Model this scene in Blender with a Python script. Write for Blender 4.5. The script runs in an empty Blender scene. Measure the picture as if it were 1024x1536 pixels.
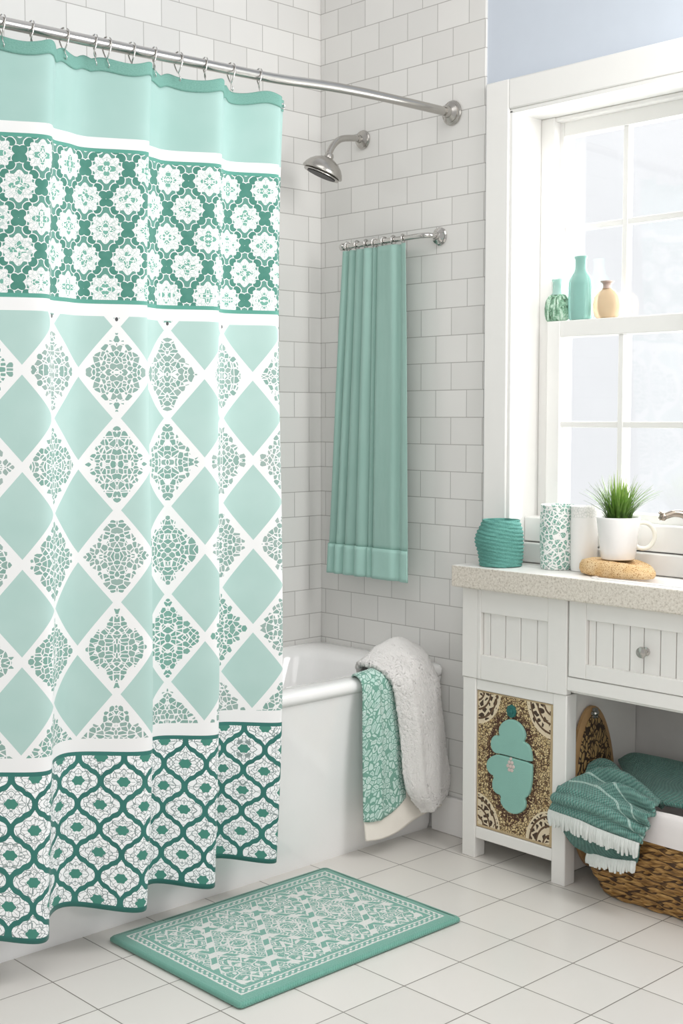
import bpy, bmesh, math, random
from mathutils import Vector, noise
random.seed(7)
PI = math.pi
scn = bpy.context.scene
COL = scn.collection

# ------------------------------------------------------------------ helpers
def lin(c):
    return tuple(((v/255)/12.92 if v/255 <= .04045 else ((v/255+.055)/1.055)**2.4) for v in c) + (1.0,)

class MB:
    """collects verts and faces for ONE mesh"""
    def __init__(s): s.v = []; s.f = []; s.uv = None
    def add(s, vs, fs):
        b = len(s.v); s.v += [tuple(p) for p in vs]; s.f += [tuple(i+b for i in f) for f in fs]; return s
    def box(s, x0, x1, y0, y1, z0, z1):
        if x0 > x1: x0, x1 = x1, x0
        if y0 > y1: y0, y1 = y1, y0
        if z0 > z1: z0, z1 = z1, z0
        return s.add([(x0,y0,z0),(x1,y0,z0),(x1,y1,z0),(x0,y1,z0),(x0,y0,z1),(x1,y0,z1),(x1,y1,z1),(x0,y1,z1)],
              [(0,3,2,1),(4,5,6,7),(0,1,5,4),(1,2,6,5),(2,3,7,6),(3,0,4,7)])
    def grid(s, rows, close_u=False, flip=False):
        n = len(rows); m = len(rows[0]); vs = [p for r in rows for p in r]; fs = []
        for i in range(n-1):
            for j in range(m if close_u else m-1):
                k = (j+1) % m
                q = (i*m+j, i*m+k, (i+1)*m+k, (i+1)*m+j)
                fs.append(q[::-1] if flip else q)
        return s.add(vs, fs)
    def rings(s, loops, cap0=True, cap1=True):
        b = len(s.v); s.grid(loops, close_u=True); m = len(loops[0]); n = len(loops)
        if cap0: s.f.append(tuple(b+i for i in range(m))[::-1])
        if cap1: s.f.append(tuple(b+(n-1)*m+i for i in range(m)))
        return s
    def lathe(s, prof, c=(0,0,0), n=40, sx=1, sy=1, cap0=True, cap1=True, fn=None):
        L = []
        for r, z in prof:
            loop = []
            for i in range(n):
                a = 2*PI*i/n
                rr = r*(fn(a, z) if fn else 1)
                loop.append((c[0]+rr*sx*math.cos(a), c[1]+rr*sy*math.sin(a), c[2]+z))
            L.append(loop)
        return s.rings(L, cap0, cap1)
    def axis_lathe(s, prof, c, ax, n=32):
        ax = Vector(ax).normalized(); u = ax.orthogonal().normalized(); w = ax.cross(u)
        L = []
        for r, h in prof:
            L.append([tuple(Vector(c)+ax*h+u*(r*math.cos(2*PI*i/n))+w*(r*math.sin(2*PI*i/n))) for i in range(n)])
        return s.rings(L)
    def tube(s, pts, r, n=12, closed=False, cap=True):
        P = [Vector(p) for p in pts]; N = len(P)
        R = r if isinstance(r, (list, tuple)) else [r]*N
        loops = []; up = None
        for i in range(N):
            if closed: t = (P[(i+1) % N]-P[i-1])
            else: t = P[min(i+1, N-1)]-P[max(i-1, 0)]
            t.normalize()
            if up is None: up = t.orthogonal().normalized()
            up = (up-t*up.dot(t)).normalized(); w = t.cross(up)
            loops.append([tuple(P[i]+up*(R[i]*math.cos(2*PI*k/n))+w*(R[i]*math.sin(2*PI*k/n))) for k in range(n)])
        if closed: loops.append(loops[0]); return s.grid(loops, close_u=True)
        return s.rings(loops, cap, cap)
    def prism(s, poly, fn0, fn1):
        n = len(poly)
        vs = [fn0(*p) for p in poly]+[fn1(*p) for p in poly]
        fs = [tuple(range(n))[::-1], tuple(range(n, 2*n))]+[(i, (i+1) % n, n+(i+1) % n, n+i) for i in range(n)]
        return s.add(vs, fs)

WORLD = {}
def obj(name, mb, mat, parent=None, origin=None, smooth=None, bevel=0, seg=2, solid=0, sub=0, uvs=None, offset=0):
    me = bpy.data.meshes.new(name)
    po = Vector(WORLD[parent.name]) if parent else Vector((0,0,0))
    if origin is None:
        origin = po if parent else Vector((0,0,0))
    O = Vector(origin)
    me.from_pydata([tuple(Vector(p)-O) for p in mb.v], [], mb.f)
    me.update()
    if uvs:
        l = me.uv_layers.new(name='UVMap')
        for lp in me.loops: l.data[lp.index].uv = uvs[lp.vertex_index]
    bm = bmesh.new(); bm.from_mesh(me); bmesh.ops.recalc_face_normals(bm, faces=bm.faces); bm.to_mesh(me); bm.free()
    o = bpy.data.objects.new(name, me); COL.objects.link(o)
    me.materials.append(mat)
    o.parent = parent; o.location = O-po; WORLD[o.name] = tuple(O)
    if solid:
        m = o.modifiers.new('s', 'SOLIDIFY'); m.thickness = solid; m.offset = offset
    if bevel:
        m = o.modifiers.new('b', 'BEVEL'); m.width = bevel; m.segments = seg; m.limit_method = 'ANGLE'; m.angle_limit = .6
        m.harden_normals = False
    if sub:
        m = o.modifiers.new('d', 'SUBSURF'); m.levels = sub; m.render_levels = sub
    if smooth is not None or bevel or sub or solid:
        me.shade_smooth() if hasattr(me, 'shade_smooth') else [setattr(p, 'use_smooth', True) for p in me.polygons]
        ang = smooth if smooth else .6
        if not sub and ang < 3: me.set_sharp_from_angle(angle=ang)
    return o
def tag(o, label=None, cat=None, group=None, kind=None):
    for k, v in (('label', label), ('category', cat), ('group', group), ('kind', kind)):
        if v: o[k] = v
    return o
def thing(name, loc, label, cat, group=None):
    o = bpy.data.objects.new(name, None); COL.objects.link(o); o.location = loc; WORLD[o.name] = tuple(loc)
    o.empty_display_size = .05
    return tag(o, label, cat, group)
def struct_root(name, loc):
    o = bpy.data.objects.new(name, None); COL.objects.link(o); o.location = loc; WORLD[o.name] = tuple(loc); o['kind'] = 'structure'; return o
def copy_tree(o, parent=None):
    c = o.copy(); COL.objects.link(c); c.parent = parent
    for ch in list(o.children): copy_tree(ch, c)
    return c
def crom(p0, p1, p2, p3, t):
    return tuple(.5*((2*b)+(-a+c)*t+(2*a-5*b+4*c-d)*t*t+(-a+3*b-3*c+d)*t**3) for a, b, c, d in zip(p0, p1, p2, p3))
def spline(pts, n):
    out = []; N = len(pts)-1
    for k in range(n+1):
        u = k/n*N; i = min(int(u), N-1); t = u-i
        g = lambda j: pts[max(0, min(N, j))]
        a = g(i-1) if i > 0 else tuple(2*x-y for x, y in zip(pts[0], pts[1]))
        d = g(i+2) if i+2 <= N else tuple(2*x-y for x, y in zip(pts[N], pts[N-1]))
        out.append(crom(a, g(i), g(i+1), d, t))
    return out
def netgrid(net, nu, nv):
    rows = [spline(r, nu) for r in net]
    cols = [spline([r[j] for r in rows], nv) for j in range(nu+1)]
    return [[cols[j][i] for j in range(nu+1)] for i in range(nv+1)]
def grid_uv(rows):
    """uv in metres along the cloth"""
    uv = []; n = len(rows); m = len(rows[0]); us = []
    for i in range(n):
        acc = 0; r = []
        for j in range(m):
            if j: acc += (Vector(rows[i][j])-Vector(rows[i][j-1])).length
            r.append(acc)
        us.append(r)
    v = [0]*m
    for i in range(n):
        for j in range(m):
            if i: v[j] += (Vector(rows[i][j])-Vector(rows[i-1][j])).length
            uv.append((us[i][j], -v[j]))
    return uv

# ------------------------------------------------------------------ node expressions
class NT:
    def __init__(s, name):
        s.m = bpy.data.materials.new(name); s.m.use_nodes = True; s.t = s.m.node_tree; s.t.nodes.clear()
        s.out = s.t.nodes.new('ShaderNodeOutputMaterial'); s.b = s.t.nodes.new('ShaderNodeBsdfPrincipled')
        s.t.links.new(s.b.outputs[0], s.out.inputs[0])
    def n(s, t): return s.t.nodes.new(t)
    def put(s, v, sock):
        if isinstance(v, X): s.t.links.new(v.s, sock)
        elif isinstance(v, bpy.types.NodeSocket): s.t.links.new(v, sock)
        else: sock.default_value = v
    def math(s, op, *a):
        n = s.n('ShaderNodeMath'); n.operation = op
        for i, v in enumerate(a): s.put(v, n.inputs[i])
        return X(s, n.outputs[0])
    def vec(s, x, y, z=0.0):
        n = s.n('ShaderNodeCombineXYZ')
        for i, v in enumerate((x, y, z)): s.put(v, n.inputs[i])
        return n.outputs[0]
    def coord(s, kind='Object'):
        tc = s.n('ShaderNodeTexCoord'); return tc.outputs[kind]
    def sep(s, v):
        n = s.n('ShaderNodeSeparateXYZ'); s.put(v, n.inputs[0]); return [X(s, o) for o in n.outputs]
    def mix(s, f, a, b):
        n = s.n('ShaderNodeMix'); n.data_type = 'RGBA'
        s.put(f, n.inputs[0]); s.put(a, n.inputs[6]); s.put(b, n.inputs[7]); return n.outputs[2]
    def vor(s, vec, scale, feature='DISTANCE_TO_EDGE', rnd=1.0):
        n = s.n('ShaderNodeTexVoronoi'); n.feature = feature; s.put(vec, n.inputs['Vector']); n.inputs['Scale'].default_value = scale
        n.inputs['Randomness'].default_value = rnd
        if feature == 'DISTANCE_TO_EDGE': return X(s, n.outputs['Distance'])
        return X(s, n.outputs['Distance']), n.outputs['Color']
    def noise(s, vec, scale, detail=3.0, rough=.5, dist=0.0):
        n = s.n('ShaderNodeTexNoise'); s.put(vec, n.inputs['Vector']); n.inputs['Scale'].default_value = scale
        n.inputs['Detail'].default_value = detail; n.inputs['Roughness'].default_value = rough; n.inputs['Distortion'].default_value = dist
        return X(s, n.outputs[0]), n.outputs[1]
    def ramp(s, f, stops):
        n = s.n('ShaderNodeValToRGB'); s.put(f, n.inputs[0]); e = n.color_ramp.elements
        while len(e) < len(stops): e.new(.5)
        for q, (p, c) in zip(e, stops): q.position = p; q.color = c
        return n.outputs[0]
    def bump(s, h, strength=.3, dist=.002):
        n = s.n('ShaderNodeBump'); n.inputs['Strength'].default_value = strength; n.inputs['Distance'].default_value = dist
        s.put(h, n.inputs['Height']); s.t.links.new(n.outputs[0], s.b.inputs['Normal'])
    def set(s, col=None, rough=None, metal=None, **k):
        if col is not None: s.put(col, s.b.inputs['Base Color'])
        if rough is not None: s.put(rough, s.b.inputs['Roughness'])
        if metal is not None: s.put(metal, s.b.inputs['Metallic'])
        for kk, v in k.items(): s.put(v, s.b.inputs[kk.replace('_', ' ')])
        return s.m
class X:
    def __init__(s, nt, sock): s.nt = nt; s.s = sock
    def __add__(s, o): return s.nt.math('ADD', s, o)
    __radd__ = __add__
    def __mul__(s, o): return s.nt.math('MULTIPLY', s, o)
    __rmul__ = __mul__
    def __sub__(s, o): return s.nt.math('SUBTRACT', s, o)
    def __rsub__(s, o): return s.nt.math('SUBTRACT', o, s)
    def __truediv__(s, o): return s.nt.math('DIVIDE', s, o)
    def __lt__(s, o): return s.nt.math('LESS_THAN', s, o)
    def __gt__(s, o): return s.nt.math('GREATER_THAN', s, o)
    def abs(s): return s.nt.math('ABSOLUTE', s)
    def round(s): return s.nt.math('ROUND', s)
    def sqrt(s): return s.nt.math('SQRT', s)
    def min(s, o): return s.nt.math('MINIMUM', s, o)
    def max(s, o): return s.nt.math('MAXIMUM', s, o)
    def cos(s): return s.nt.math('COSINE', s)
    def sin(s): return s.nt.math('SINE', s)
    def atan2(s, o): return s.nt.math('ARCTAN2', s, o)
    def frac(s): return s.nt.math('FRACT', s)
    def pow(s, o): return s.nt.math('POWER', s, o)

WHITE = lin((230,229,228)); TEALD = lin((58,132,117)); TEALM = lin((98,166,150)); MINT = lin((170,212,202))

def plain(name, rgb, rough=.5, metal=0.0, var=.04, scale=20, bump=0, bscale=200, **k):
    t = NT(name); c = t.coord('Object'); f, _ = t.noise(c, scale)
    a = lin(rgb); d = tuple(v*(1-var*2.2) for v in a[:3])+(1,)
    col = t.mix(f, d, a)
    if bump:
        h, _ = t.noise(c, bscale, 2); t.bump(h, bump, .002)
    return t.set(col, rough, metal, **k)

def tile_mat(name, ax, rgb, bw, bh, off_u, off_v, grout, mortar=.0013, rough=.12, offset=.5, gloss_wave=.12):
    t = NT(name); c = t.coord('Object'); s = t.sep(c)
    u = s[ax[0]]+off_u; v = s[ax[1]]+off_v
    n = t.n('ShaderNodeTexBrick'); n.offset = offset; n.offset_frequency = 2; n.squash = 1
    t.put(t.vec(u, v), n.inputs['Vector'])
    n.inputs['Scale'].default_value = 1; n.inputs['Brick Width'].default_value = bw; n.inputs['Row Height'].default_value = bh
    n.inputs['Mortar Size'].default_value = mortar; n.inputs['Mortar Smooth'].default_value = .15; n.inputs['Bias'].default_value = 0
    a = lin(rgb); b = lin(tuple(v-9 for v in rgb))
    n.inputs['Color1'].default_value = a; n.inputs['Color2'].default_value = b; n.inputs['Mortar'].default_value = lin(grout)
    f, _ = t.noise(c, 3, 4)
    col = t.mix((f-.5)*.35+.1, n.outputs['Color'], tuple(x*.8 for x in a[:3])+(1,))
    w, _ = t.noise(c, 9, 2)
    # softly pillowed tiles sunk at the joints
    h = (1.0-X(t, n.outputs['Fac']))*1.0+w*gloss_wave*4
    t.bump(h, .35, .0022)
    return t.set(col, rough, 0.0)

M = {}
M['tile_left'] = tile_mat('glazed_subway_tile_left', (1,2), (232,231,228), .134, .0853, .726+.134*40, -1.33+.0853*40, (172,170,166))
M['tile_right'] = tile_mat('glazed_subway_tile_right', (0,2), (232,231,228), .129, .0853, -.539-.0645+.129*40, -1.33+.0853*40, (172,170,166))
M['floor'] = tile_mat('floor_ceramic_tile', (0,1), (224,220,214), .1945, .196, -1.291+.1945*40, .135+.196*40, (112,106,98), mortar=.0016, rough=.28, offset=0, gloss_wave=.03)
M['blue'] = plain('pale_blue_wall_paint', (206,214,225), .7, var=.02, bump=.05)
M['paint'] = plain('white_trim_paint', (240,239,236), .35, var=.012)
M['cab'] = plain('white_cabinet_paint', (236,234,230), .38, var=.015)
M['groove'] = plain('cabinet_groove', (196,193,187), .6)
M['enamel'] = plain('white_enamel', (249,248,247), .08, var=.01, Coat_Weight=.5)
M['ceramic'] = plain('white_ceramic', (240,238,236), .22, var=.015)
M['nickel'] = plain('brushed_nickel', (190,187,182), .27, 1.0, var=.05)
M['chrome'] = plain('polished_chrome', (205,203,200), .1, 1.0, var=.03)
M['dark'] = plain('dark_nozzle_rubber', (38,36,34), .5)
M['grey'] = plain('grey_paint', (206,204,201), .6)
M['cloth_white'] = plain('plain_white_cloth', (238,234,231), .85, var=.03, bump=.2, bscale=500)

def glass_pane(name, col=(1,1,1,1), gl=.06):
    t = NT(name); tr = t.n('ShaderNodeBsdfTransparent'); g = t.n('ShaderNodeBsdfGlossy'); g.inputs['Roughness'].default_value = .03
    f, _ = t.noise(t.coord('Object'), 4, 2)
    c = t.mix(f, tuple(x*.96 for x in col[:3])+(1,), col)
    t.put(c, tr.inputs[0])
    mx = t.n('ShaderNodeMixShader'); mx.inputs[0].default_value = gl
    t.t.links.new(tr.outputs[0], mx.inputs[1]); t.t.links.new(g.outputs[0], mx.inputs[2]); t.t.links.new(mx.outputs[0], t.out.inputs[0])
    t.t.nodes.remove(t.b); return t.m
M['pane'] = glass_pane('window_glass')

# ---- shower curtain print
def curtain_mat():
    t = NT('shower_curtain_print'); s = t.sep(t.coord('UV')); U, V = s[0], s[1]
    wob, _ = t.noise(t.vec(U, V), 9, 2)
    white = WHITE
    # -- argyle of mint and leaf-filled diamonds
    px, pz = .1745, .225
    a = (U+.93)/px; b = (V-1.44)/pz
    ra, rb = a.round(), b.round()
    la, lb = (a-ra).abs(), (b-rb).abs()
    D = la+lb
    vv = t.vec(la*px+ra*1.37, lb*pz+rb*2.13)
    e = t.vor(vv, 78); nf = t.n('ShaderNodeTexVoronoi'); t.put(vv, nf.inputs['Vector']); nf.inputs['Scale'].default_value = 78
    pick = t.sep(nf.outputs['Color'])[0]; cp = t.sep(nf.outputs['Position'])
    Dc = ((cp[0]-ra*1.37)/px).abs()+((cp[1]-rb*2.13)/pz).abs()
    leafc = t.mix(pick, lin((128,158,149)), lin((158,172,167)))
    tone, _ = t.noise(t.vec(ra*3.1, rb*1.7), 1.3, 1)
    leafc = t.mix((tone-.42)*3.0, leafc, lin((98,156,141)))
    leaf = (e > .075)*(Dc < .435)*(D < .465)
    # rounder rim: knock out the outermost cells at random
    d = t.mix(leaf, white, leafc)
    solid = D > .55
    mint = t.mix(wob, lin((160,190,183)), lin((178,203,197)))
    d = t.mix(solid, d, mint)
    pin = ((la*px).pow(2)+((V-1.57)*.7).pow(2)).sqrt() < .0035
    d = t.mix(pin, d, lin((70,72,72)))
    # -- flower lattices
    def lattice(pu, pv, ou, ov):
        a = (U+ou)/pu; b = (V+ov)/pv
        ra, rb = a.round(), b.round()
        la, lb = (a-ra).abs(), (b-rb).abs()
        far = (la+lb) > .5
        qx = far*(.5-la)+(1.0-far)*la
        qy = far*(.5-lb)+(1.0-far)*lb
        x, y = qx*pu, qy*pv
        r = (x*x+y*y).sqrt(); th = y.atan2(x)
        return qx, qy, x, y, r, th, ra+far*7.3, rb
    # top floral band: lobed flowers inside a chain of round leaves
    def edge(x, y, pu, pv):
        hu, hv = pu/2, pv/2; Ln = math.hypot(hu, hv)
        n = (1.0-x/hu-y/hv)*(hu*hv/Ln)
        tt = (x*(hu/Ln)-y*(hv/Ln))+hv*hv/Ln
        return n, tt, Ln
    pu, pv = .098, .147
    qx, qy, x, y, r, th, ia, ib = lattice(pu, pv, .03, -1.79)
    n, tt, Ln = edge(x, y, pu, pv)
    lc = Ln/4
    tl = (tt/lc).frac()-.5
    jn, _ = t.noise(t.vec(U*1.0, V), 45, 1)
    ov = ((tl*(lc/.0108)).pow(2)+((n-(jn-.5)*.006)/.0092).pow(2)).sqrt()+(wob-.5)*.35
    tealleaf = t.mix(jn, lin((48,116,100)), lin((80,138,124)))
    bgc = t.mix(n > .004, lin((60,124,109)), lin((92,144,131)))
    top = t.mix(ov < 1.22, bgc, white)
    top = t.mix(ov < 1.0, top, tealleaf)
    R = .0335+.0042*(th*8.0).cos()+(wob-.5)*.010
    fl = t.mix(((th*8.0).sin().abs() < .2)*(r > .014)*(r < .030), white, lin((188,202,197)))
    vl = t.vor(t.vec(x+ia*2.1, y+ib*1.3), 95)
    fl = t.mix((vl < .035)*(r > .013), fl, lin((186,200,196)))
    fl = t.mix((r < (.0165+.0052*(th*4.0).cos()))*(r > .004), fl, t.mix(vl < .07, lin((108,164,148)), white))
    top = t.mix(r < R, top, fl)
    top = t.mix((V > 1.976)+(V < 1.617), top, lin((84,152,136)))
    # bottom ogee band
    pu, pv = .1, .118
    a = (U+.06)/pu; b = (V-.322)/pv
    ia, ib = a.round(), b.round(); la, lb = (a-ia).abs(), (b-ib).abs()
    far = (la*pu) > ((lb*(2*PI)).cos()+1.0)*(pu/4)
    qx = far*(.5-la)+(1.0-far)*la; qy = far*(.5-lb)+(1.0-far)*lb
    ia = ia+far*7.3
    x, y = qx*pu, qy*pv
    r = (x*x+y*y).sqrt(); th = y.atan2(x)
    slope = (qy*(2*PI)).sin()*(pu/4*2*PI/pv)
    n = (((qy*(2*PI)).cos()+1.0)*(pu/4)-x)/((slope*slope+1.0).sqrt())
    car = n > (.0058+.0012*(th*10.0).cos()+(wob-.5)*.003)
    vl = t.vor(t.vec(x+ia*3.1, y+ib*1.9), 62)
    lines = (vl < .035)+(((th*8.0).sin().abs() < .17)*(r > .014)*(r < .026))+(((r-(.027+.003*(th*8.0).cos())).abs()) < .0009)
    og = t.mix(lines, lin((240,240,240)), lin((132,146,144)))
    og = t.mix(((x*.85).pow(2)+y.pow(2)).sqrt() < (.0118+.0012*(th*6.0).cos()), og, lin((62,130,114)))
    teal = t.mix(wob, lin((24,92,86)), lin((54,124,112)))
    bot = t.mix(car, teal, og)
    bot = t.mix((V > .503)+(V < .135), bot, teal)
    # -- stack the bands
    mint2 = t.mix(wob, lin((150,186,178)), lin((166,196,190)))
    col = t.mix(V < 2.012, mint2, white)
    col = t.mix(V < 1.985, col, top)
    col = t.mix(V < 1.607, col, white)
    col = t.mix((V < 1.577), col, d)
    col = t.mix(V < .545, col, white)
    col = t.mix(V < .513, col, bot)
    col = t.mix(V > 2.172, col, lin((112,160,148)))
    w, _ = t.noise(t.vec(U*700, V*700), 1, 1); t.bump(w, .08, .0008)
    return t.set(col, .72, 0.0, Sheen_Weight=.15)
M['curtain'] = curtain_mat()
def hem_mat():
    t = NT('teal_hem_weave'); s = t.sep(t.coord('UV'))
    n, _ = t.noise(t.vec(s[0]*420, s[1]*420), 1, 2)
    t.bump(n, .5, .0015)
    return t.set(t.mix(n, lin((92,146,133)), lin((132,176,165))), .85)
M['hem'] = hem_mat()

def pleat_mat():
    t = NT('seafoam_cloth'); c = t.coord('Object'); s = t.sep(c)
    f, _ = t.noise(t.vec(s[0]*60, s[1]*60, s[2]*8), 1, 3); g, _ = t.noise(c, 4, 2)
    t.bump(f, .15, .001)
    return t.set(t.mix(f*.6+g*.4, lin((142,182,171)), lin((166,199,190))), .8, Sheen_Weight=.1)
M['pleat'] = pleat_mat()
M['pleat_hem'] = plain('seafoam_hem_cloth', (170,210,200), .8, var=.04, bump=.1)

def mat_mat():
    t = NT('bath_mat_weave'); s = t.sep(t.coord('UV')); U, V = s[0], s[1]     # U along .742, V along .52 ; centred
    Lu, Lv = .371, .26
    d = (Lu-U.abs()).min(Lv-V.abs())
    wob, wc = t.noise(t.vec(U, V), 14, 2)
    speck, _ = t.noise(t.vec(U, V), 320, 2)
    teal = t.mix(speck, lin((92,150,134)), lin((132,180,166)))
    wht = t.mix(speck, lin((206,208,203)), lin((232,231,227)))
    pu, pv = .165, .26
    a = U/pu; b = V/pv
    la, lb = (a-a.round()).abs(), (b-b.round()).abs()
    D = la+lb+(wob-.5)*.06
    qx = la*pu; qy = lb*pv
    # wide ladder-like diamond bands
    band = ((D-.5).abs() < .075)
    rung = ((V*pv*0+ (V*115.0)).sin() > .1)+(((D-.5).abs()) > .052)
    inner = (D < .2)*(D > .16)
    e = t.vor(t.vec(qx+(wob-.5)*.02+3.0, qy+(wob-.5)*.02), 34)
    e2 = t.vor(t.vec(qx*1.0+9.0, qy), 90)
    scroll = (e < .05)+((e-.21).abs() < .028)+((e2 < .03)*(speck > .5))
    m = band*rung+(1.0-band)*scroll+inner
    field = t.mix(m.min(1.0), teal, wht)
    dots = (((U+V)*330.0).sin() > .15)*(((U-V)*330.0).sin() > -.6)
    col = t.mix(d < .064, field, teal)
    col = t.mix((d < .053)*(d > .049), col, wht)
    col = t.mix((d < .049)*(d > .032)*dots, col, wht)
    col = t.mix((d < .032)*(d > .0275), col, wht)
    t.bump(speck+m*.6, .6, .003)
    return t.set(col, .9, Sheen_Weight=.2)
M['mat'] = mat_mat()
def weave(name, a, b, sc=260, bump=.6, stripes=()):
    t = NT(name); s = t.sep(t.coord('UV')); U, V = s[0], s[1]
    w = ((U*sc*2.2).sin()*((V*sc*2.2).sin()))
    n, _ = t.noise(t.vec(U, V), 60, 3); n2, _ = t.noise(t.vec(U, V), 9, 2)
    f = w*.35+n*.5+n2*.35
    t.bump(w, bump, .003)
    col = t.mix(f, lin(a), lin(b))
    for p, q in stripes: col = t.mix((V < -p)*(V > -q), col, t.mix(n, lin(b), lin((206,226,218))))
    return t.set(col, .9, Sheen_Weight=.2)
M['throw'] = weave('teal_waffle_towel', (52,108,99), (132,180,168), 250, .9, ((.196,.203),(.236,.243)))
M['throw_dark'] = weave('dark_teal_waffle_towel', (44,100,91), (112,162,150), 250, .9)
M['fringe'] = plain('white_fringe_yarn', (226,230,226), .9, var=.08, scale=60)
M['binding'] = weave('mat_binding', (92,150,134), (122,176,160), 380, .4)
def hand_mat():
    t = NT('leafy_hand_towel'); s = t.sep(t.coord('UV')); U, V = s[0], s[1]
    wob, _ = t.noise(t.vec(U, V), 20, 2)
    q = t.vec(U+(wob-.5)*.02, V+(wob-.5)*.03)
    e = t.vor(q, 58); _, c = t.vor(q, 58, 'F1')
    pale = t.mix(X(t, c), lin((204,224,217)), lin((180,212,202)))
    col = t.mix((e < .085), pale, lin((112,160,144)))
    sw = (((e*26.0).sin() > .72)*(e > .2))
    col = t.mix(sw, col, lin((128,166,154)))
    sp, _ = t.noise(t.vec(U, V), 400, 2); t.bump(sp, .4, .002)
    return t.set(col, .9, Sheen_Weight=.2)
M['hand'] = hand_mat()
def terry(name, rgb):
    t = NT(name); c = t.coord('Object'); n, _ = t.noise(c, 260, 3, .7); g, _ = t.noise(c, 12, 2)
    t.bump(n, 1.0, .006)
    a = lin(rgb); return t.set(t.mix(n*.6+g*.3, tuple(v*.93 for v in a[:3])+(1,), a), .95, Sheen_Weight=.35)
M['terry'] = terry('white_terry', (250,247,244))
M['band'] = plain('cream_flat_weave', (238,232,222), .85, var=.03, bump=.3, bscale=400)

def carved():
    t = NT('carved_openwork'); c = t.coord('Object'); s = t.sep(c)   # door-local: x right, z up, origin at door centre
    x, z = s[0], s[2]
    v = t.vec(x, z); wob, _ = t.noise(v, 30, 2)
    q = t.vec(x+(wob-.5)*.02, z+(wob-.5)*.02)
    e = t.vor(q, 120); _, cc = t.vor(q, 120, 'F1')
    beige = t.mix(X(t, cc), lin((226,206,160)), lin((186,158,108)))
    hole = lin((82,58,38))
    col = t.mix(e < .09, beige, hole)
    dk, _ = t.noise(v, 90, 2)
    halo = ((x+.006).pow(2)*3.4+(z*1.0).pow(2)).sqrt()
    col = t.mix((halo < (.172+(wob-.5)*.07))*(dk > .47), col, lin((70,38,26)))
    col = t.mix((dk > .6), col, lin((112,84,56)))
    # pierced spandrels in the corners
    cx = .1415-x.abs(); cz = .209-z.abs()
    rc = (cx*cx*1.0+cz*cz*.8).sqrt()
    e3 = t.vor(q, 52)
    sp = t.mix(e3 < .15, lin((66,48,34)), lin((222,206,178)))
    sp = t.mix(((rc*260.0).sin() > .75), sp, lin((96,72,50)))
    col = t.mix(rc < .088, col, sp)
    col = t.mix((rc > .088)*(rc < .093), col, lin((226,210,180)))
    rim = (.1415-x.abs()).min(.209-z.abs())
    col = t.mix(rim < .007, col, lin((190,168,132)))
    t.bump(e.min(.3), .8, .004)
    return t.set(col, .6)
M['carved'] = carved()
M['aqua'] = plain('aqua_knit', (144,192,180), .8, var=.05, bump=.5, bscale=420)
M['aqua_dark'] = plain('dark_teal_rosette', (34,104,98), .6)
M['pink'] = plain('pale_pink_rosette', (214,196,190), .7)
M['tan_rim'] = plain('tan_wood', (188,150,104), .5, var=.12, scale=40)
def board_mat():
    t = NT('carved_wood_relief'); c = t.coord('Object'); s = t.sep(c)
    wob, _ = t.noise(c, 24, 2)
    q = t.vec(s[1]*1.5+(wob-.5)*.05, s[2]*.8+(wob-.5)*.05)
    e = t.vor(q, 50); n, _ = t.noise(c, 60, 2)
    col = t.mix(e < .11, t.mix(n, lin((176,146,96)), lin((150,122,78))), lin((52,36,22)))
    col = t.mix(n > .62, col, lin((66,46,28)))
    t.bump(e, .8, .004)
    return t.set(col, .6)
M['board'] = board_mat()
def stone():
    t = NT('speckled_stone'); c = t.coord('Object'); s = t.sep(c)
    n, _ = t.noise(c, 150, 4, .75); e, _ = t.vor(c, 160, 'F1'); g = t.n('ShaderNodeNewGeometry')
    side = t.ramp(n, [(.28, lin((158,148,134))), (.46, lin((212,204,192))), (.66, lin((230,224,214)))])
    nz = t.sep(g.outputs['Normal'])[2]
    top = t.mix(n, lin((236,233,228)), lin((244,243,241)))
    return t.set(t.mix(nz > .7, side, top), .35)
M['stone'] = stone()
def wicker():
    t = NT('woven_seagrass'); s = t.sep(t.coord('UV')); U, V = s[0], s[1]
    n, _ = t.noise(t.vec(U*26, V*150), 1, 4, .6, .6); n2, _ = t.noise(t.vec(U, V), 28, 2)
    gap = ((V+.0022*(U*125.6).sin())/.01586).frac()-.5
    col = t.ramp(n*.85+n2*.25-.04-(gap.abs() > .40)*.22, [(.3, lin((62,40,18))), (.47, lin((142,104,54))), (.62, lin((188,148,88))), (.8, lin((214,180,122)))])
    t.bump(n, .7, .004)
    return t.set(col, .65)
M['wicker'] = wicker()
def jar_mat():
    t = NT('teal_twine'); c = t.coord('Object'); s = t.sep(c)
    n, _ = t.noise(t.vec(s[0]*40, s[1]*40, s[2]*260), 1, 3); n2, _ = t.noise(c, 250, 2)
    t.bump(n2+n, .7, .003)
    return t.set(t.mix(n*.6+n2*.4, lin((40,104,97)), lin((120,182,170))), .8)
M['jar'] = jar_mat()
def floral(name, ca, cb, sc=42, th=.12, curl=True):
    t = NT(name); c = t.coord('Object'); s = t.sep(c)
    ang = s[1].atan2(s[0])
    wob, _ = t.noise(c, 30, 2)
    q = t.vec(ang*.05+(wob-.5)*.012, s[2]+(wob-.5)*.012)
    e = t.vor(q, sc*1.5); e2 = t.vor(q, sc*3.6)
    col = t.mix(e < th, lin(ca), lin(cb))
    col = t.mix(e2 < .045, col, lin(cb))
    n2, _ = t.noise(c, 70, 2)
    col = t.mix((n2 > .62)*(e < th*1.2)*(e > th*.5), col, lin((140,150,146)))
    return t.set(col, .4)
M['tumbler'] = floral('green_vine_print', (104,160,143), (240,240,238), 44, .11)
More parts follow.
